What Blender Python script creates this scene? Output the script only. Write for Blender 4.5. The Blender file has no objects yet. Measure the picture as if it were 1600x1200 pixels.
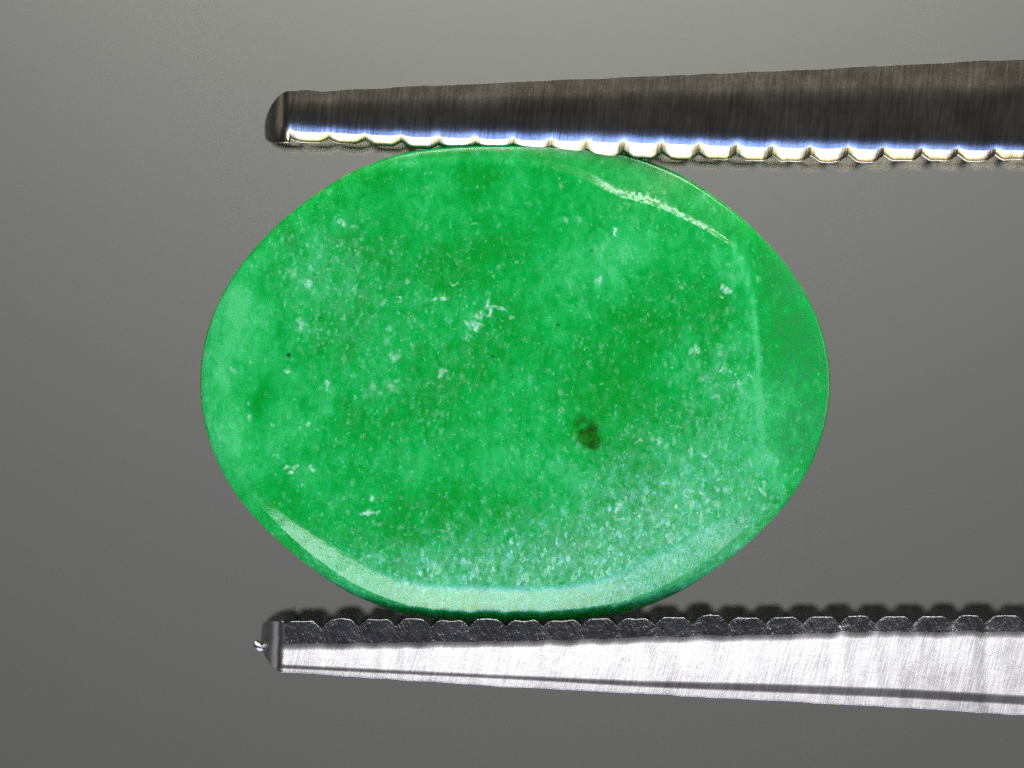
# 1 Blender unit = 1 millimetre (unit scale 0.001): a macro view of an 8 mm stone
import bpy, math, random
import numpy as np

random.seed(7)
rng = np.random.default_rng(7)
scene = bpy.context.scene
scene.unit_settings.system = 'METRIC'
scene.unit_settings.scale_length = 0.001

# ------------------------------------------------------------------ camera
D = 40.0            # camera to the plane of the stone's face
S = 122.5           # picture units (1600 wide) per millimetre in that plane
cam = bpy.data.cameras.new("camera")
camo = bpy.data.objects.new("camera", cam)
scene.collection.objects.link(camo)
camo.location = (0, -D, 0)
camo.rotation_euler = (math.radians(90), 0, 0)
cam.sensor_width = 36
cam.lens = 36 * D / (1600 / S)
cam.clip_start = 0.5
cam.clip_end = 2000
cam.dof.use_dof = True
cam.dof.focus_distance = D - 0.08
cam.dof.aperture_fstop = cam.lens * 1e-3 / (2 * 0.75)
scene.camera = camo

# ------------------------------------------------------------------ world, lamps, exposure
world = bpy.data.worlds.new("World")
scene.world = world
world.use_nodes = True
bg = world.node_tree.nodes["Background"]
bg.inputs[0].default_value = (1.0, 0.94, 0.83, 1)
bg.inputs[1].default_value = 0.05


def area(name, loc, target, sx, sy, radiance, col):
    l = bpy.data.lights.new(name, 'AREA')
    l.shape = 'RECTANGLE'
    l.size, l.size_y = sx, sy
    l.energy = radiance * math.pi * sx * sy
    l.color = col
    o = bpy.data.objects.new(name, l)
    o.location = loc
    d = np.array(target) - np.array(loc)
    from mathutils import Vector
    o.rotation_euler = Vector(d).to_track_quat('-Z', 'Y').to_euler()
    scene.collection.objects.link(o)
    return o


def polar(elev, dist, x=0.0):
    e = math.radians(elev)
    return (x, -dist * math.cos(e), dist * math.sin(e))


area("key_lamp", polar(62, 52, 8), (2, 0, 0), 46, 26, 11.8, (1.0, 0.985, 1.0))
area("low_lamp", polar(-58.5, 53, -6), (0, 0, 0), 66, 15, 8.6, (0.80, 0.95, 1.0))
area("cool_fringe_fill", polar(-44, 54, 3.5), (0, 0, 0), 32, 26, 6.6, (0.13, 0.29, 1.0))  # added blue fill, imitates the lens colour fringe on the upper jaw
area("warm_fringe_fill", polar(-73.5, 56, 3.5), (0, 0, 0), 32, 22, 6.0, (1.0, 0.72, 0.22))  # added yellow fill, the other half of the imitated lens fringe
area("left_fill", (-62, 16, 6), (0, 1, 0), 40, 40, 0.5, (1.0, 0.98, 0.95))  # added unseen fill, lifts the stone's left rim and the tip facets
area("right_fill", (66, 16, 6), (0, 1, 0), 40, 40, 1.0, (1.0, 0.98, 0.95))  # added unseen fill, lifts the stone's right rim
area("back_fill", (0, 46, -44), (0, 1.5, 0), 50, 30, 6.0, (1.0, 0.98, 0.95))  # added unseen fill from behind, makes the stone's rim glow
area("backdrop_lamp", (2, 100, 52), (2, 132, 22), 60, 14, 9.6, (1.0, 1.0, 0.96))

scene.view_settings.view_transform = 'Standard'
scene.view_settings.look = 'None'
scene.view_settings.exposure = 0
scene.view_settings.gamma = 1
scene.render.engine = 'CYCLES'
scene.cycles.use_denoising = False
scene.cycles.max_bounces = 6
scene.cycles.sample_clamp_indirect = 6


# ------------------------------------------------------------------ helpers
def nodes_of(name):
    m = bpy.data.materials.new(name)
    m.use_nodes = True
    nt = m.node_tree
    return m, nt, nt.nodes["Principled BSDF"]


def N(nt, kind, **kw):
    n = nt.nodes.new(kind)
    for k, v in kw.items():
        if hasattr(n, k):
            setattr(n, k, v)
        else:
            n.inputs[k].default_value = v
    return n


def noise(nt, vec, scale, detail=3, rough=0.55, dist=0.0):
    n = N(nt, 'ShaderNodeTexNoise')
    n.inputs['Scale'].default_value = scale
    n.inputs['Detail'].default_value = detail
    n.inputs['Roughness'].default_value = rough
    n.inputs['Distortion'].default_value = dist
    if vec is not None:
        nt.links.new(vec, n.inputs['Vector'])
    return n.outputs['Fac']


def ramp(nt, fac, stops, interp='LINEAR'):
    n = N(nt, 'ShaderNodeValToRGB')
    n.color_ramp.interpolation = interp
    el = n.color_ramp.elements
    while len(el) < len(stops):
        el.new(0.5)
    for e, (p, c) in zip(el, stops):
        e.position = p
        e.color = (c[0], c[1], c[2], 1) if not np.isscalar(c) else (c, c, c, 1)
    nt.links.new(fac, n.inputs[0])
    return n.outputs[0]


def math_n(nt, op, a, b=None, clamp=False):
    n = N(nt, 'ShaderNodeMath')
    n.operation = op
    n.use_clamp = clamp
    for i, v in enumerate((a, b)):
        if v is None:
            continue
        if hasattr(v, 'links') or hasattr(v, 'is_linked'):
            nt.links.new(v, n.inputs[i])
        else:
            n.inputs[i].default_value = v
    return n.outputs[0]


def mix(nt, fac, a, b, blend='MIX'):
    n = N(nt, 'ShaderNodeMix')
    n.data_type = 'RGBA'
    n.blend_type = blend
    for sock, v in ((n.inputs[0], fac), (n.inputs[6], a), (n.inputs[7], b)):
        if hasattr(v, 'is_linked'):
            nt.links.new(v, sock)
        elif np.isscalar(v):
            sock.default_value = v
        else:
            sock.default_value = (*v, 1)
    return n.outputs[2]


def attr(nt, name):
    n = N(nt, 'ShaderNodeAttribute')
    n.attribute_name = name
    return n.outputs['Fac']


def mapping(nt, scale=(1, 1, 1), rot=(0, 0, 0), loc=(0, 0, 0), texture=False):
    tc = N(nt, 'ShaderNodeTexCoord')
    m = N(nt, 'ShaderNodeMapping')
    m.vector_type = 'TEXTURE' if texture else 'POINT'
    m.inputs['Scale'].default_value = scale
    m.inputs['Rotation'].default_value = rot
    m.inputs['Location'].default_value = loc
    nt.links.new(tc.outputs['Object'], m.inputs['Vector'])
    return m.outputs['Vector']


def bump(nt, height, strength, dist, normal=None):
    b = N(nt, 'ShaderNodeBump')
    b.inputs['Strength'].default_value = strength
    b.inputs['Distance'].default_value = dist
    nt.links.new(height, b.inputs['Height'])
    if normal is not None:
        nt.links.new(normal, b.inputs['Normal'])
    return b.outputs['Normal']


def mesh_obj(name, verts, faces, mat, parent=None, smooth=True, weighted=False):
    me = bpy.data.meshes.new(name)
    me.from_pydata([tuple(map(float, v)) for v in verts], [], faces)
    me.update()
    if smooth:
        me.polygons.foreach_set('use_smooth', [True] * len(me.polygons))
    me.materials.append(mat)
    o = bpy.data.objects.new(name, me)
    scene.collection.objects.link(o)
    if parent is not None:
        o.parent = parent
    if weighted:
        w = o.modifiers.new("weighted", 'WEIGHTED_NORMAL')
        w.mode = 'FACE_AREA'
        w.weight = 80
    return o


# ------------------------------------------------------------------ materials
def make_backdrop_mat():
    m, nt, p = nodes_of("grey_card")
    v = mapping(nt)
    n = noise(nt, v, 0.9, 4, 0.6)
    c = ramp(nt, n, [(0.3, (0.30, 0.303, 0.278)), (0.7, (0.335, 0.338, 0.312))])
    nt.links.new(c, p.inputs['Base Color'])
    p.inputs['Roughness'].default_value = 0.9
    p.inputs['Specular IOR Level'].default_value = 0.1
    nt.links.new(bump(nt, noise(nt, v, 6, 3), 0.2, 0.2), p.inputs['Normal'])
    return m


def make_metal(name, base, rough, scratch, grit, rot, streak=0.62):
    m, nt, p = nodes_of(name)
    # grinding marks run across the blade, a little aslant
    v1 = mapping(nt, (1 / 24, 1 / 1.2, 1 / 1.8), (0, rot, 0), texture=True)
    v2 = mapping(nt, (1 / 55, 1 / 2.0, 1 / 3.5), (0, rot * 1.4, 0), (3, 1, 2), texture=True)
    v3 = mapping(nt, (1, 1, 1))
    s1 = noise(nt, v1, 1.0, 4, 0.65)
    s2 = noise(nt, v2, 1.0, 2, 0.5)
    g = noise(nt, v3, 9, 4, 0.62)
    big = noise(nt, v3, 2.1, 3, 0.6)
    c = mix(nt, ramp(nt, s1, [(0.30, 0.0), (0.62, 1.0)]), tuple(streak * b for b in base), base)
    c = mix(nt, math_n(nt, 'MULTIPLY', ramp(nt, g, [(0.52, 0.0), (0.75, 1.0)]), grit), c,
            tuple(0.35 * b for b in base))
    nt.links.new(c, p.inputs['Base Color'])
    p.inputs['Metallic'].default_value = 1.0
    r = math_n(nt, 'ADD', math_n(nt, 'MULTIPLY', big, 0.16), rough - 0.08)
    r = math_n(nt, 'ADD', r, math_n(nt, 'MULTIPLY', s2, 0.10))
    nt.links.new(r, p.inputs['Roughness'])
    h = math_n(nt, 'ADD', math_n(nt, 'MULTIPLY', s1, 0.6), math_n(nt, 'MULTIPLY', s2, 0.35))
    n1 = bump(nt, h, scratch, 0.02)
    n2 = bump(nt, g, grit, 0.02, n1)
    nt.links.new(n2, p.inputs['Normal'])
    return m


M_back = make_backdrop_mat()
M_blade = make_metal("ground_steel", (0.47, 0.462, 0.48), 0.26, 0.14, 0.05, math.radians(14), 0.80)
M_tooth = make_metal("scored_steel", (0.29, 0.287, 0.30), 0.24, 0.75, 0.75, math.radians(-24))
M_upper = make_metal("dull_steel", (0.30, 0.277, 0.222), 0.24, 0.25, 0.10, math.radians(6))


# ------------------------------------------------------------------ backdrop
mesh_obj("backdrop", [(-400, 130, -300), (400, 130, -300), (400, 130, 300), (-400, 130, 300)],
         [(0, 1, 2, 3)], M_back, smooth=False)
bd = bpy.data.objects["backdrop"]
bd["kind"] = "structure"
bd["label"] = "plain grey card standing out of focus behind the stone"


# ------------------------------------------------------------------ tweezers
def zpx(py):
    return (600.0 - py) / S


def xpx(px):
    return (px - 800.0) / S


def rounded_ring(poly, radii, n=5):
    """poly (k,2) closed -> ring points with a small round at each corner; returns points and (start,end) of each corner"""
    k = len(poly)
    out, spans = [], []
    for i in range(k):
        p, a, b = poly[i], poly[i - 1], poly[(i + 1) % k]
        la, lb = np.linalg.norm(a - p), np.linalg.norm(b - p)
        r1, r2 = min(radii[i], 0.45 * la), min(radii[i], 0.45 * lb)
        pa, pb = p + (a - p) / max(la, 1e-9) * r1, p + (b - p) / max(lb, 1e-9) * r2
        s = len(out)
        for j in range(n + 1):
            t = j / n
            out.append((1 - t) ** 2 * pa + 2 * t * (1 - t) * p + t * t * pb)
        spans.append((s, len(out) - 1))
    return np.array(out), spans


def knots(*pts):
    xs, ys = zip(*pts)
    xs, ys = list(xs), list(ys)
    sl = (ys[-1] - ys[-2]) / (xs[-1] - xs[-2])
    xs.append(1900)
    ys.append(ys[-1] + sl * (1900 - xs[-2]))
    return lambda x: float(np.interp(x, xs, ys))


def wob(seed, amp, step):
    r = np.random.default_rng(seed)
    v = r.normal(0, amp, 600)
    return lambda x: float(np.interp(x / step, np.arange(600), v)) if x < 2100 else 0.0


U_lip = knots((400, 223), (455, 225), (540, 226), (690, 236), (830, 244), (1000, 250), (1240, 255), (1500, 254), (1600, 254))
U_band = knots((400, 199), (455, 202), (640, 211), (800, 213), (1000, 219), (1200, 226), (1400, 230), (1600, 233))
U_line = knots((400, 172), (560, 169), (800, 164), (1000, 156), (1200, 152), (1600, 145))
U_top = knots((400, 147), (440, 144), (480, 141), (505, 144), (540, 141), (800, 129), (1200, 112), (1600, 93))
L_lip = knots((400, 972), (450, 970), (600, 967), (800, 967), (1000, 965), (1200, 963), (1600, 962))
L_band = knots((400, 1011), (445, 1010), (600, 1008), (800, 1006), (1000, 1000), (1200, 995), (1400, 990), (1600, 991))
L_main = knots((400, 1036), (445, 1038), (600, 1045), (800, 1054), (1000, 1062), (1200, 1066), (1400, 1073), (1600, 1084))
L_dark = knots((400, 1040), (445, 1042), (600, 1049), (800, 1058), (1000, 1069), (1200, 1077), (1400, 1085), (1600, 1096))
L_bot = knots((400, 1047), (445, 1048), (600, 1058), (800, 1070), (1000, 1080), (1200, 1090), (1400, 1100), (1600, 1112))
w1, w2, w3 = wob(1, 0.5, 17), wob(2, 0.45, 23), wob(3, 0.7, 11)
X_END = 12400.0


def bow(x):
    """the arms bow outwards behind the tips and come together at the heel (in picture units, outward positive)"""
    if x <= 1700:
        return 0.0
    q = (x - 1700) / (X_END - 1700)
    return 330 * math.sin(math.pi * q) ** 1.2 - 350 * q * q * (3 - 2 * q)


def upper_poly(x, tooth):
    lip, band, line, top = U_lip(x) + w3(x) * 0.5, U_band(x) - 3 + w1(x), U_line(x), U_top(x) + w2(x)
    o = bow(x)
    dlt = 9.5 * (1 - tooth) * float(np.interp(x, (450, 900), (0.55, 1.0)))
    P = [(-0.10, band), (-0.10 + (lip - band) / S * 0.66, lip - dlt), (0.46, lip - 17 - dlt), (2.27, lip - 24 - dlt), (2.37, lip - 9 - dlt),
         (2.62, band), (2.62, line), (2.40, top), (-0.12 + (line - top) / S * math.tan(math.radians(9)), top), (-0.12, line)]
    R = [0.14, 0.08, 0.1, 0.04, 0.04, 0.1, 0.1, 0.1, 0.001, 0.11]
    return np.array([(y, py - o) for y, py in P]), R, lip - o


def lower_poly(x, tooth):
    lip, band, main, dark, bot = L_lip(x) + w3(x + 700) * 0.6, L_band(x) + 2.5 * w1(x + 300), L_main(x), L_dark(x), L_bot(x) + w2(x + 500)
    o = bow(x)
    dlt = 12 * (1 - tooth)
    yb = -0.045
    yc = yb - (main - band) / S * math.tan(math.radians(23.9))
    yd = yc - (dark - main) / S * 0.25
    ye = yd - (bot - dark) / S * math.tan(math.radians(23.6))
    P = [(yb, band), (0.0, lip + dlt), (0.36, lip + 9 + dlt), (1.7, lip + 34 + dlt), (2.40, lip + dlt),
         (2.44, band), (2.70, main), (2.70, bot), (ye, bot), (yd, dark), (yc, main)]
    R = [0.055, 0.016, 0.1, 0.1, 0.03, 0.1, 0.1, 0.1, 0.012, 0.015, 0.02]
    return np.array([(y, py + o) for y, py in P]), R, lip + o


def tooth_profile(x, valleys, half):
    d = np.min(np.abs(valleys - x))
    t = max(0.0, 1 - d / half)
    return 1 - t ** 1.25


def build_jaw(poly_fn, name, tip0, tip1, valleys, half, body_mat, tooth_mat, parent, teeth_jit):
    st = []                       # (px, tip factor, tooth height)
    for u in (1.0, 0.97, 0.92, 0.85, 0.76, 0.66, 0.56, 0.46, 0.36, 0.27, 0.19, 0.12, 0.06):
        st.append((tip1 - (tip1 - tip0) * u, u, 1.0))
    n_tip = len(st)
    bounds = [tip1] + [v for v in valleys if v > tip1 + 20]
    starts = []
    NT = 12
    for k in range(len(bounds) - 1):
        starts.append(len(st))
        for j in range(NT):
            x = bounds[k] + (bounds[k + 1] - bounds[k]) * j / NT
            h = tooth_profile(x, valleys, half)
            h = h * (1 + teeth_jit[k % len(teeth_jit)] * min(1, 2.0 * min(j, NT - j) / NT))
            st.append((x, 0.0, h))
    last_tooth = len(st)
    st.append((bounds[-1], 0.0, 0.0))
    st.append((bounds[-1] + 20, 0.0, 0.6))
    for x in np.linspace(bounds[-1] + 60, X_END, 26):
        st.append((x, 0.0, 0.6))
    rings = []
    for x, u, h in st:
        poly, R, lip = poly_fn(x, h)
        if u > 0:
            hh = math.sqrt(max(0.0, 1 - (0.93 * u) ** 2))
            poly[:, 1] = lip + (poly[:, 1] - lip) * hh + (12 if lip > 600 else -12) * u ** 5
            poly[:, 0] += 0.8 * u ** 2.2 * np.clip((1.2 - poly[:, 0]) / 1.2, -1, 1)
        wp = np.stack([poly[:, 0], zpx(poly[:, 1])], 1)
        ring, spans = rounded_ring(wp, R)
        rings.append(np.column_stack([np.full(len(ring), xpx(x)), ring]))
    rings = np.array(rings)
    m = rings.shape[1]
    a, b = spans[0][1] - 1, spans[5][0] + 1           # teeth take the ring from the front crease over the inner face to the back crease
    flip = name == 'lower_jaw'

    def grid(i0, i1, j0, j1):
        """verts, faces of stations i0..i1, ring indices j0..j1 (may wrap past m)"""
        js = [j % m for j in range(j0, j1 + 1)]
        vs = rings[i0:i1 + 1][:, js].reshape(-1, 3)
        w = len(js)
        fs = []
        for i in range(i1 - i0):
            for j in range(w - 1):
                q = (i * w + j, i * w + j + 1, (i + 1) * w + j + 1, (i + 1) * w + j)
                fs.append(q[::-1] if flip else q)
        return vs, fs

    V, F = [], []

    def add(vs, fs):
        o = sum(len(v) for v in V)
        V.append(vs)
        F.extend([tuple(i + o for i in f) for f in fs])
    add(*grid(0, n_tip, 0, m))                         # the rounded tip, full ring
    add(*grid(n_tip, last_tooth, b, a + m))            # the toothed length: the outside only
    add(*grid(last_tooth, len(st) - 1, 0, m))          # the smooth arm behind
    cap = tuple(range(m))
    add(rings[0], [cap if flip else cap[::-1]])
    add(rings[-1], [cap[::-1] if flip else cap])
    import bmesh
    body = mesh_obj(name, np.concatenate(V), F, body_mat, parent)
    bm = bmesh.new()
    bm.from_mesh(body.data)
    bmesh.ops.remove_doubles(bm, verts=bm.verts, dist=1e-5)
    bmesh.ops.recalc_face_normals(bm, faces=[])
    bm.to_mesh(body.data)
    bm.free()
    w = body.modifiers.new("weighted", 'WEIGHTED_NORMAL')
    w.weight = 80
    for k, s in enumerate(starts):
        vs, fs = grid(s, s + NT, a, b)
        mesh_obj("tooth", vs, fs, tooth_mat, body, weighted=True)
    return body


tw = bpy.data.objects.new("tweezers", None)
scene.collection.objects.link(tw)
tw["label"] = "steel gem tweezers with toothed jaws gripping the green stone"
tw["category"] = "tweezers"

uv = 454 + 58.05 * np.arange(0, 26) + rng.normal(0, 1.3, 26)
lv = 445 + 57.8 * np.arange(0, 26) + rng.normal(0, 1.6, 26)
uj = rng.normal(0, 0.13, 40)
lj = rng.normal(0, 0.17, 40)
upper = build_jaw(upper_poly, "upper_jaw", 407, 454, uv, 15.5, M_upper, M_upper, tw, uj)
upper["label"] = "dark upper jaw with a bright toothed lower edge"
lower = build_jaw(lower_poly, "lower_jaw", 401, 445, lv, 14, M_blade, M_tooth, tw, lj)
lower["label"] = "bright ground steel lower jaw with dark scored teeth"

# heel where the two arms are welded together, far outside the frame
hx = xpx(X_END)
hz = 1.5
hv = [(hx + sx, y, z) for sx in (-3, 6) for y in (-0.1, 2.5) for z in (-hz, hz)]
mesh_obj("heel", hv, [(0, 1, 3, 2), (4, 6, 7, 5), (0, 4, 5, 1), (2, 3, 7, 6), (0, 2, 6, 4), (1, 5, 7, 3)], M_blade, tw, smooth=False)

# a burr of metal standing off the lower tip
bvs, bfs = [], []
for i in range(6):
    for j in range(8):
        t, f = math.pi * i / 5, 2 * math.pi * j / 8
        r = 1 + 0.25 * math.sin(3 * f + i)
        bvs.append((xpx(399) + 0.055 * r * math.sin(t) * math.cos(f) + 0.045 * math.cos(t), 0.55 + 0.05 * math.sin(t) * math.sin(f) * r,
                    zpx(1014) + 0.04 * r * math.sin(t) * math.sin(f) - 0.055 * math.cos(t)))
for i in range(5):
    for j in range(8):
        bfs.append((i * 8 + j, i * 8 + (j + 1) % 8, (i + 1) * 8 + (j + 1) % 8, (i + 1) * 8 + j))
mesh_obj("burr", bvs, bfs, M_blade, lower)


# ------------------------------------------------------------------ the stone
def periodic(tab):
    th = np.array([t for t, *_ in tab], float)
    vals = [np.array([r[i] for r in tab], float) for i in (1, 2, 3, 4)]
    x = np.concatenate([th - 360, th, th + 360])
    return lambda q, i: np.interp(q, x, np.tile(vals[i], 3))


shoulder = periodic([  # angle, where the flat face ends (fraction of the outline), slope of the shoulder in degrees
    (0, .79, 9, .97, 12), (10, .80, 10, .97, 13), (19, .825, 12, .97, 14), (30, .86, 18, .93, 15), (39, .892, 29, .906, 14), (46, .872, 31, .887, 13),
    (53, .852, 31, .866, 13), (57, .843, 27, .86, 13), (62, .828, 31, .852, 13), (67, .816, 27, .838, 13), (75, .84, 16, .90, 14), (90, .93, 12, .96, 14), (120, .94, 10, .97, 13),
    (150, .945, 9, .975, 12), (180, .93, 8, .97, 11), (192, .93, 10, .965, 16), (200, .915, 20, .952, 30), (207, .905, 25.2, .95, 38), (216, .89, 25.7, .948, 44),
    (230, .84, 25.7, .95, 48), (247, .835, 25.7, .955, 50), (261, .815, 25.7, .957, 50), (276, .82, 25.7, .95, 50), (288, .81, 25.7, .943, 50),
    (300, .79, 25.2, .942, 48), (312, .81, 24, .945, 44), (322, .86, 18, .945, 30), (335, .88, 12, .955, 16), (345, .83, 10, .97, 13), (352, .795, 9, .97, 12)])

NA, NR, NS, NB = 1200, 330, 50, 46
th = np.linspace(0, 2 * math.pi, NA, endpoint=False)
deg = np.degrees(th)
ker = np.exp(-0.5 * (np.arange(-12, 13) / 5.0) ** 2)
ker /= ker.sum()


def smooth_p(v):
    return np.convolve(np.concatenate([v[-12:], v, v[:12]]), ker, 'valid')


rin = smooth_p(shoulder(deg, 0))
slope = smooth_p(shoulder(deg, 1))
for a0, k, ph in ((1.6, 41, 0.3), (1.2, 67, 1.1), (0.9, 113, 2.0)):      # the shoulder was ground by hand: its slope wavers
    slope = slope + a0 * np.sin(k * th + ph + 2 * np.sin(3 * th)) * np.where((deg < 80) & (deg > 33), 0.0, 0.12)
slope = np.radians(slope)
rout = smooth_p(shoulder(deg, 2))
c, s = np.cos(th), np.sin(th)
au = np.abs(c)
bulge = 0.036 * np.clip(au / 0.36, 0, 1) ** 1.5 * np.clip((0.80 - au) / 0.27, 0, 1)
OX = (804 - 800 + 489 * c) / S * 1.010
OZ = (370 * s * (1 + smooth_p(bulge))) / S * 1.010
Rlen = np.hypot(OX, OZ)
# irregular outline, a few hundredths of a millimetre
low = sum(a * np.sin(k * th + p) for k, a, p in ((3, .004, 1.), (5, .003, 2.), (9, .0015, .4)))
OX, OZ = OX * (1 + 0.4 * low), OZ * (1 + 0.3 * low * au)

rings = []
dome = lambda r: -0.16 + 0.10 * r ** 2
rho_list, y_list = [], []
for f in np.linspace(0, 1, NR) ** 0.8:
    r = rin * f
    rho_list.append(r)
    y_list.append(dome(r))
y_cur = dome(rin)
r_prev = rin
for f in np.linspace(0, 1, NS)[1:]:                # the shoulder: its slope eases in over the first third
    r = rin + (rout - rin) * f
    e = min(1.0, f / 0.45)
    tilt = slope * (0.1 + 0.9 * e * e * (3 - 2 * e)) + math.radians(3) * f
    y_cur = y_cur + np.tan(tilt) * (r - r_prev) * Rlen
    r_prev = r
    rho_list.append(r)
    y_list.append(y_cur)
rim = np.maximum(0.988, rout + 0.004)
beyond = np.radians(smooth_p(shoulder(deg, 3)))
for f in np.linspace(0, 1, 24)[1:]:                # outside the shoulder: a steeper or flatter border
    r = rout + (rim - rout) * f
    tilt = slope + (beyond - slope) * min(1.0, f * 6) + math.radians(6) * f
    y_cur = y_cur + np.tan(tilt) * (r - r_prev) * Rlen
    r_prev = r
    rho_list.append(r)
    y_list.append(y_cur)
t0 = np.maximum(beyond + math.radians(8), math.radians(50))
for f in np.sin(np.linspace(0, 1, 24)[1:] * math.pi / 2):      # round to the girdle
    r = rim + (1 - rim) * f
    tilt = t0 + (math.radians(86) - t0) * f ** 2
    y_cur = y_cur + np.tan(tilt) * (r - r_prev) * Rlen
    r_prev = r
    rho_list.append(r)
    y_list.append(y_cur)
y_out = y_cur
for f in np.linspace(0, 1, 40)[1:]:                # domed back
    a = f * math.pi / 2
    rho_list.append(np.cos(a) * np.ones(NA) + 1e-4)
    y_list.append(y_out + (2.5 - y_out) * np.sin(a))
RHO, Y = np.array(rho_list), np.array(y_list)
X, Z = RHO * OX, RHO * OZ
Y = Y.copy()
PX, PY = X * S / 1.0 + 800, 600 - Z * S

nring = RHO.shape[0]
verts = np.stack([X, Y, Z], -1).reshape(-1, 3)
idx = np.arange(nring * NA).reshape(nring, NA)
q = np.stack([idx[:-1], np.roll(idx[:-1], -1, 1), np.roll(idx[1:], -1, 1), idx[1:]], -1).reshape(-1, 4)

# ---- colour zones and grains, some glints and sheen painted in too (picture units)
front = (np.arange(nring) < NR + NS + 44).astype(float)[:, None]


def blob(px, py, rx, ry=None, ang=0.0, p=2.0):
    ry = ry or rx
    a = math.radians(ang)
    out = np.zeros_like(PX)
    R = 2.7 * max(rx, ry)
    k = (np.abs(PX - px) < R) & (np.abs(PY - py) < R)
    dx, dy = PX[k] - px, PY[k] - py
    u = (dx * math.cos(a) + dy * math.sin(a)) / rx
    v = (-dx * math.sin(a) + dy * math.cos(a)) / ry
    out[k] = np.exp(-(u * u + v * v) ** (p / 2))
    return out * front


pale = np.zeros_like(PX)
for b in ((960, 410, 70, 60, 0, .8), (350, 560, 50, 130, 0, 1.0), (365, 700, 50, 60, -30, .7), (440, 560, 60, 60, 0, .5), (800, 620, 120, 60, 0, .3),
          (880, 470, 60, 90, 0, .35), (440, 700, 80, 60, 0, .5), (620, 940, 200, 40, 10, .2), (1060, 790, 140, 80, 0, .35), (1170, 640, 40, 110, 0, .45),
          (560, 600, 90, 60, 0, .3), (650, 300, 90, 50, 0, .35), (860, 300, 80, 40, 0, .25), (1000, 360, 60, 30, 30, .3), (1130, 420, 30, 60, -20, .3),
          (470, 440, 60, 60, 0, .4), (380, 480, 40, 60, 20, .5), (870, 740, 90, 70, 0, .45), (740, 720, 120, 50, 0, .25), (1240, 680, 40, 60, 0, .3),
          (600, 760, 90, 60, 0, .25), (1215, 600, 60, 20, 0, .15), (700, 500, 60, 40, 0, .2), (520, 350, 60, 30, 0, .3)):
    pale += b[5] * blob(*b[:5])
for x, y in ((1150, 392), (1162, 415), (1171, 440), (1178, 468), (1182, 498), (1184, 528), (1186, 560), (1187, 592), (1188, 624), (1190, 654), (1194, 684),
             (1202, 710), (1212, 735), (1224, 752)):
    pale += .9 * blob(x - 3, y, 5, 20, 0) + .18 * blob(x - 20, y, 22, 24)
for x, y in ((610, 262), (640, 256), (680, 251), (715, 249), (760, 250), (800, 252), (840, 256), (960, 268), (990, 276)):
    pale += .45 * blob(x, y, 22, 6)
deep = np.zeros_like(PX)
for b in ((700, 420, 90, 45, -10, .8), (742, 285, 34, 45, 0, .9), (600, 280, 50, 25, 0, .4), (545, 380, 40, 40, 0, .7), (405, 640, 16, 52, 12, 1.0),
          (350, 520, 40, 14, -10, .5), (1130, 480, 24, 34, 0, .9), (1060, 480, 60, 50, 0, .5), (900, 600, 60, 60, 0, .7), (930, 560, 40, 30, 0, .5),
          (980, 620, 70, 50, 0, .7), (1000, 500, 50, 80, 0, .5), (650, 640, 70, 50, 0, .5), (560, 660, 40, 30, 0, .4), (720, 600, 80, 40, 20, .4),
          (970, 740, 70, 60, 0, .6), (890, 850, 60, 40, 0, .7), (700, 800, 100, 40, 0, .6), (530, 560, 40, 30, 0, .4), (1010, 800, 50, 50, 0, .5),
          (620, 830, 80, 25, 15, .5), (1215, 450, 50, 40, 30, .35), (1230, 540, 40, 40, 0, .3), (380, 715, 22, 14, 0, .6), (760, 540, 40, 60, 0, .3),
          (655, 540, 8, 20, 0, .8), (540, 630, 14, 10, 0, .5), (820, 520, 60, 30, 0, .3), (1060, 260, 60, 18, 25, .4), (800, 390, 60, 40, 0, .3)):
    deep += b[5] * blob(*b[:5])
edge = np.clip((PX - 1180) / 40, 0, 1) * np.clip((760 - PY) / 60, 0, 1) * front
incl = np.zeros_like(PX)
for b in ((909, 678, 11, 14, 0, 1.0), (914, 690, 17, 10, 20, 1.), (928, 672, 11, 22, -15, 1.), (932, 690, 13, 12, 0, .9), (910, 655, 12, 10, 0, .75),
          (926, 697, 13, 8, 0, .9), (902, 662, 8, 8, 0, .7), (920, 676, 12, 16, 0, .7)):
    incl += b[5] * blob(b[0], b[1], b[2] * .72, b[3] * .72, b[4], 2.4)
incl -= 0.6 * blob(910, 666, 4, 4, 40)
incl = np.clip(incl, 0, 1)
halo = blob(915, 640, 26, 34, 0) * .6 + blob(920, 680, 34, 34) * .7
speck = np.zeros_like(PX)


def value_noise(u, v, seed):
    r = np.random.default_rng(seed)
    t = r.random((256, 256))
    iu, iv = np.floor(u).astype(int), np.floor(v).astype(int)
    fu, fv = u - iu, v - iv
    fu, fv = fu * fu * (3 - 2 * fu), fv * fv * (3 - 2 * fv)
    g = lambda a, b: t[a % 256, b % 256]
    return (g(iu, iv) * (1 - fu) + g(iu + 1, iv) * fu) * (1 - fv) + (g(iu, iv + 1) * (1 - fu) + g(iu + 1, iv + 1) * fu) * fv


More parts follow.
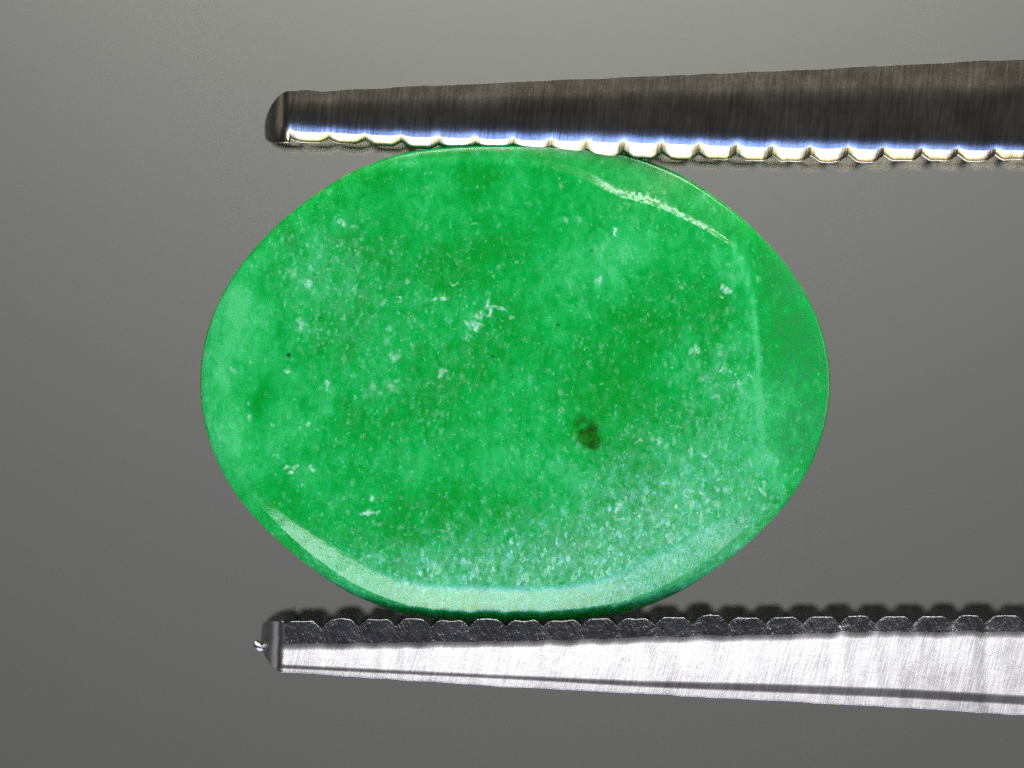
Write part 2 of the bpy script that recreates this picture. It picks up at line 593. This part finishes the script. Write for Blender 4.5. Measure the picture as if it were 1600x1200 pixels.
PX0, PY0 = PX, PY
PX = PX0 + 4.5 * (value_noise(PX0 / 6, PY0 / 6, 1) - .5) + 4 * (value_noise(PX0 / 13, PY0 / 13, 2) - .5)
PY = PY0 + 4.5 * (value_noise(PX0 / 6, PY0 / 6, 3) - .5) + 4 * (value_noise(PX0 / 13, PY0 / 13, 4) - .5)
SP = [  # pale grains and painted glints: picture x, y, length, width, tilt, strength
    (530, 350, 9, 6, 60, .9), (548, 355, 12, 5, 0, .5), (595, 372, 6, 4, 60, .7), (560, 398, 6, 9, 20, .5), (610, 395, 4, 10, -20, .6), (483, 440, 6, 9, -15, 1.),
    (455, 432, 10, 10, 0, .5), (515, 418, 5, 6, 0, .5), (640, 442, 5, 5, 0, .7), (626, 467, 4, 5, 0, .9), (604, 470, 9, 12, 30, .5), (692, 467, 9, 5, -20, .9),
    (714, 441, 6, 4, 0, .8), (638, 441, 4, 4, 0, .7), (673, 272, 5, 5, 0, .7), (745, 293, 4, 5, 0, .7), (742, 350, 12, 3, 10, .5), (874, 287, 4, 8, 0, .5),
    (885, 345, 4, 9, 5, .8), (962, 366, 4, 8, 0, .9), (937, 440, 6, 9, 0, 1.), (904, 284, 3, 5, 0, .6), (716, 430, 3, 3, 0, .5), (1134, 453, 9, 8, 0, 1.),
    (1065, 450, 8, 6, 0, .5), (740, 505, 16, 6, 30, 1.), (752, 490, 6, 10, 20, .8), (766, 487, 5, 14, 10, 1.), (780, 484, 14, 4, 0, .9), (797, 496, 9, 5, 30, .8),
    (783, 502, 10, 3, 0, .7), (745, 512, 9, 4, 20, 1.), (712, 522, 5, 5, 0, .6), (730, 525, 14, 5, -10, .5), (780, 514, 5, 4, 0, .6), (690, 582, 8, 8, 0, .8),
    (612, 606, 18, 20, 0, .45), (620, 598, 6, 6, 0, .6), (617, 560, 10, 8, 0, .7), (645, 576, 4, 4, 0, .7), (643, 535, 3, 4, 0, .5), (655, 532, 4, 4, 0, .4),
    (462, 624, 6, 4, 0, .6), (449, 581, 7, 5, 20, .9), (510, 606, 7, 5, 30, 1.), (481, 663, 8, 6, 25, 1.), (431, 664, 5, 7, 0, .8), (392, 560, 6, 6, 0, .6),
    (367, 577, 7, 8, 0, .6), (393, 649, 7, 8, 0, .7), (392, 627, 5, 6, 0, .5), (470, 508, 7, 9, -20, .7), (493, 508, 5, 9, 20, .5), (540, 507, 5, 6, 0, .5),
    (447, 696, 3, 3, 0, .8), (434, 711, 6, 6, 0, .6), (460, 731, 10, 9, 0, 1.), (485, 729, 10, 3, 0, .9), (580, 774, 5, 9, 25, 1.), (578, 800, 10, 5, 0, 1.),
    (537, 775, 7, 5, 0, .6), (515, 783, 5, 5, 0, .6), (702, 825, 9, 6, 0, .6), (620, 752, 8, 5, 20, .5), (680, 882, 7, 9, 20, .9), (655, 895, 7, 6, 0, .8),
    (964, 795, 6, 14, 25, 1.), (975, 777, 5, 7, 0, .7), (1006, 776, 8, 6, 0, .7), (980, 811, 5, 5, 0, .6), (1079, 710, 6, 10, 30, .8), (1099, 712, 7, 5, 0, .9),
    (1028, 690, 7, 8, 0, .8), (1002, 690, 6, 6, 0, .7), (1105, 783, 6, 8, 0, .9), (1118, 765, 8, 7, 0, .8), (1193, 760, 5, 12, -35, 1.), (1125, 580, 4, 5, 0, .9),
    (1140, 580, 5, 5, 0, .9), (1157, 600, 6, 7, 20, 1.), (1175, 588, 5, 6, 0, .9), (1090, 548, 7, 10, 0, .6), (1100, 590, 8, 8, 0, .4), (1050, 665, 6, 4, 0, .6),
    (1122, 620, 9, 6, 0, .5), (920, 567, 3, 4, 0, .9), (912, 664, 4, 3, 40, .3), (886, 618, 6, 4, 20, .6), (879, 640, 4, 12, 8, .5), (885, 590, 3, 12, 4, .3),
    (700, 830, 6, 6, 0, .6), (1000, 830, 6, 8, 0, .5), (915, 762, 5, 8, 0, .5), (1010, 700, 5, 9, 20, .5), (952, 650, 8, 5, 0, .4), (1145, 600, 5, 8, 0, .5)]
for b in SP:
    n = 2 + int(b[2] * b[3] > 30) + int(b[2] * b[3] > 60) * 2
    for k in range(n):                            # every speck is a broken cluster of smaller pale spots
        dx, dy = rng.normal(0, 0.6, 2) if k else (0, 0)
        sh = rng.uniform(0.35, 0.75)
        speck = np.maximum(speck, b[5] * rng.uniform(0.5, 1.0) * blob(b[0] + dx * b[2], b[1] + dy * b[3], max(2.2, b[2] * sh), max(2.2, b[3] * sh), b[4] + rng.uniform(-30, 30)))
PX, PY = PX0, PY0
fleck = np.clip(blob(452, 555, 3.5, 3.5, 0, 3) + .7 * blob(872, 508, 3, 3) + .6 * blob(770, 557, 3.5, 2.5) + .7 * blob(924, 392, 3, 2), 0, 1)
frost = np.clip(0.9 * blob(985, 322, 55, 30) + 0.35 * blob(1080, 350, 60, 40) + 1.0 * blob(1060, 815, 190, 110) + 0.9 * blob(800, 910, 330, 75) + 0.5 * blob(1180, 700, 60, 120) + 0.35 * blob(500, 430, 130, 90), 0, 1)
flat = np.clip((RHO[:, :] < rin[None, :] + 0.02) + 1.0 * blob(985, 318, 60, 30) + 0.55 * blob(1090, 356, 60, 40), 0, 1)
# grain density, raised towards the lower right to paint in the sheen there
dens = np.clip(0.27 + 0.65 * blob(1060, 800, 190, 130) + 0.65 * blob(760, 895, 300, 70) + 0.35 * blob(500, 420, 120, 90) + 0.3 * blob(1130, 600, 70, 120)
               + 0.2 * blob(640, 560, 140, 120) - 0.3 * blob(400, 600, 50, 200) - 0.35 * blob(1240, 550, 50, 160) - 0.2 * blob(800, 300, 300, 50), 0.02, 1) * front

verts = np.stack([X, Y, Z], -1).reshape(-1, 3)
me = bpy.data.meshes.new("gemstone")
me.vertices.add(len(verts))
me.vertices.foreach_set('co', verts.ravel())
me.loops.add(q.size)
me.polygons.add(len(q))
me.polygons.foreach_set('loop_start', np.arange(0, q.size, 4))
me.polygons.foreach_set('loop_total', np.full(len(q), 4))
me.loops.foreach_set('vertex_index', q.ravel())
me.polygons.foreach_set('use_smooth', np.ones(len(q), bool))
me.update(calc_edges=True)
me.validate()
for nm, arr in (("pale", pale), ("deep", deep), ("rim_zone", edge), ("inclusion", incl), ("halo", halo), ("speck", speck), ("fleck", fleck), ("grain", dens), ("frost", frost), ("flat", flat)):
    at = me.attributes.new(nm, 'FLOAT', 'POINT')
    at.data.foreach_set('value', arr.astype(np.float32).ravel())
stone = bpy.data.objects.new("gemstone", me)
scene.collection.objects.link(stone)
stone["label"] = "polished oval green jade stone held upright between the tweezer jaws"
stone["category"] = "gemstone"


def make_jade():
    m, nt, p = nodes_of("jade")
    v = mapping(nt)
    vs = mapping(nt, (1.0, 1.0, 0.7), (0, math.radians(-12), 0))
    n1 = noise(nt, v, 1.6, 5, 0.62, 0.3)
    n2 = noise(nt, vs, 6.5, 5, 0.68, 0.6)
    n3 = noise(nt, vs, 11, 3, 0.65, 0.3)
    n4 = noise(nt, vs, 25, 2, 0.6)
    # cloudiness
    f = math_n(nt, 'ADD', math_n(nt, 'MULTIPLY', math_n(nt, 'SUBTRACT', n1, 0.5), 1.2), 0.28)
    f = math_n(nt, 'ADD', f, math_n(nt, 'MULTIPLY', math_n(nt, 'SUBTRACT', n2, 0.5), 1.45))
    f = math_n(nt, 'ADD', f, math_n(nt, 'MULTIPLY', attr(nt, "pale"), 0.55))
    f = math_n(nt, 'SUBTRACT', f, math_n(nt, 'MULTIPLY', attr(nt, "deep"), 0.40), clamp=True)
    base = ramp(nt, f, [(0.0, (0.000, 0.310, 0.024)), (0.35, (0.001, 0.390, 0.054)), (0.7, (0.022, 0.475, 0.102)), (1.0, (0.070, 0.55, 0.165))])
    base = mix(nt, math_n(nt, 'MULTIPLY', attr(nt, "rim_zone"), ramp(nt, n2, [(0.38, 0.75), (0.60, 0.12)])), base, (0.03, 0.30, 0.085))
    # pale crystal grains: flakes of two sizes, each with its own brightness, and soft drifts that also paint in the sheen
    vd = N(nt, 'ShaderNodeVectorMath')
    vd.operation = 'ADD'
    nz = N(nt, 'ShaderNodeTexNoise')
    nz.inputs['Scale'].default_value = 16
    nt.links.new(v, nz.inputs['Vector'])
    sc_ = N(nt, 'ShaderNodeVectorMath')
    sc_.operation = 'SCALE'
    sc_.inputs['Scale'].default_value = 0.09
    nt.links.new(nz.outputs['Color'], sc_.inputs[0])
    nt.links.new(vs, vd.inputs[0])
    nt.links.new(sc_.outputs[0], vd.inputs[1])
    g = None
    dn = attr(nt, "grain")
    drift = math_n(nt, 'ADD', math_n(nt, 'MULTIPLY', math_n(nt, 'SUBTRACT', n2, 0.5), 0.9), dn)
    for scl, lo in ((12.0, 0.96), (26.0, 0.90)):
        vo = N(nt, 'ShaderNodeTexVoronoi')
        vo.inputs['Scale'].default_value = scl
        nt.links.new(vd.outputs[0], vo.inputs['Vector'])
        sx = N(nt, 'ShaderNodeSeparateColor')
        nt.links.new(vo.outputs['Color'], sx.inputs[0])
        # the chance that a cell is pale follows the local grain density
        k = math_n(nt, 'SUBTRACT', math_n(nt, 'ADD', sx.outputs[0], math_n(nt, 'MULTIPLY', drift, 0.42)), lo)
        k = math_n(nt, 'MULTIPLY', k, 3.2, clamp=True)
        fall = ramp(nt, vo.outputs['Distance'], [(0.10, 1.0), (0.55, 0.0)])
        k = math_n(nt, 'MULTIPLY', k, fall)
        g = k if g is None else math_n(nt, 'MAXIMUM', g, k)
    soft = ramp(nt, math_n(nt, 'ADD', math_n(nt, 'MULTIPLY', n3, 0.7), math_n(nt, 'MULTIPLY', dn, 0.25)), [(0.42, 0.0), (0.72, 1.0)])
    base = mix(nt, math_n(nt, 'MULTIPLY', math_n(nt, 'MULTIPLY', soft, dn), 0.75), base, (0.16, 0.54, 0.29))
    base = mix(nt, math_n(nt, 'MULTIPLY', g, 0.66), base, (0.30, 0.70, 0.42))
    base = mix(nt, math_n(nt, 'MULTIPLY', attr(nt, "halo"), 0.45), base, (0.000, 0.30, 0.012))
    ic = ramp(nt, noise(nt, v, 9, 3, 0.6), [(0.40, (0.008, 0.045, 0.0)), (0.60, (0.008, 0.17, 0.0))])
    base = mix(nt, math_n(nt, 'MULTIPLY', attr(nt, "inclusion"), 0.9), base, ic)
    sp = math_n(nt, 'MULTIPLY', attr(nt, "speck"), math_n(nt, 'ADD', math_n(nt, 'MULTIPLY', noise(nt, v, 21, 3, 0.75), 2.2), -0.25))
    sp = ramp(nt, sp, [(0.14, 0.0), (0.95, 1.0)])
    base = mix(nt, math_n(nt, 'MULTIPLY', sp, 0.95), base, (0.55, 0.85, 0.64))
    base = mix(nt, attr(nt, "fleck"), base, (0.01, 0.03, 0.01))
    nt.links.new(base, p.inputs['Base Color'])
    p.inputs['Subsurface Weight'].default_value = 0.62
    p.inputs['Subsurface Radius'].default_value = (0.12, 1.0, 0.35)
    p.inputs['Subsurface Scale'].default_value = 1.0
    p.inputs['IOR'].default_value = 1.62
    r = math_n(nt, 'ADD', math_n(nt, 'MULTIPLY', n2, 0.16), 0.12)
    r = math_n(nt, 'ADD', r, math_n(nt, 'MULTIPLY', attr(nt, "frost"), 0.16))
    nt.links.new(r, p.inputs['Roughness'])
    h = math_n(nt, 'ADD', math_n(nt, 'MULTIPLY', n3, 0.6), math_n(nt, 'MULTIPLY', n4, 0.4))
    h = math_n(nt, 'MULTIPLY', h, math_n(nt, 'ADD', attr(nt, "grain"), 0.05))
    b1 = bump(nt, h, 0.45, 0.02)
    vo = N(nt, 'ShaderNodeTexVoronoi')             # each crystal took the polish at its own slight tilt
    vo.inputs['Scale'].default_value = 24
    nt.links.new(vd.outputs[0], vo.inputs['Vector'])
    sub = N(nt, 'ShaderNodeVectorMath')
    sub.operation = 'SUBTRACT'
    nt.links.new(vo.outputs['Color'], sub.inputs[0])
    sub.inputs[1].default_value = (0.5, 0.5, 0.5)
    sca = N(nt, 'ShaderNodeVectorMath')
    sca.operation = 'SCALE'
    nt.links.new(sub.outputs[0], sca.inputs[0])
    jit = math_n(nt, 'MULTIPLY', math_n(nt, 'MAXIMUM', math_n(nt, 'SUBTRACT', drift, 0.20), 0.0), 0.30)
    jit = math_n(nt, 'ADD', jit, math_n(nt, 'MULTIPLY', attr(nt, "frost"), 0.60))
    jit = math_n(nt, 'MULTIPLY', jit, math_n(nt, 'ADD', math_n(nt, 'MULTIPLY', attr(nt, "flat"), 0.88), 0.12))
    nt.links.new(jit, sca.inputs['Scale'])
    addn = N(nt, 'ShaderNodeVectorMath')
    addn.operation = 'ADD'
    nt.links.new(b1, addn.inputs[0])
    nt.links.new(sca.outputs[0], addn.inputs[1])
    nrm = N(nt, 'ShaderNodeVectorMath')
    nrm.operation = 'NORMALIZE'
    nt.links.new(addn.outputs[0], nrm.inputs[0])
    nt.links.new(nrm.outputs[0], p.inputs['Normal'])
    return m


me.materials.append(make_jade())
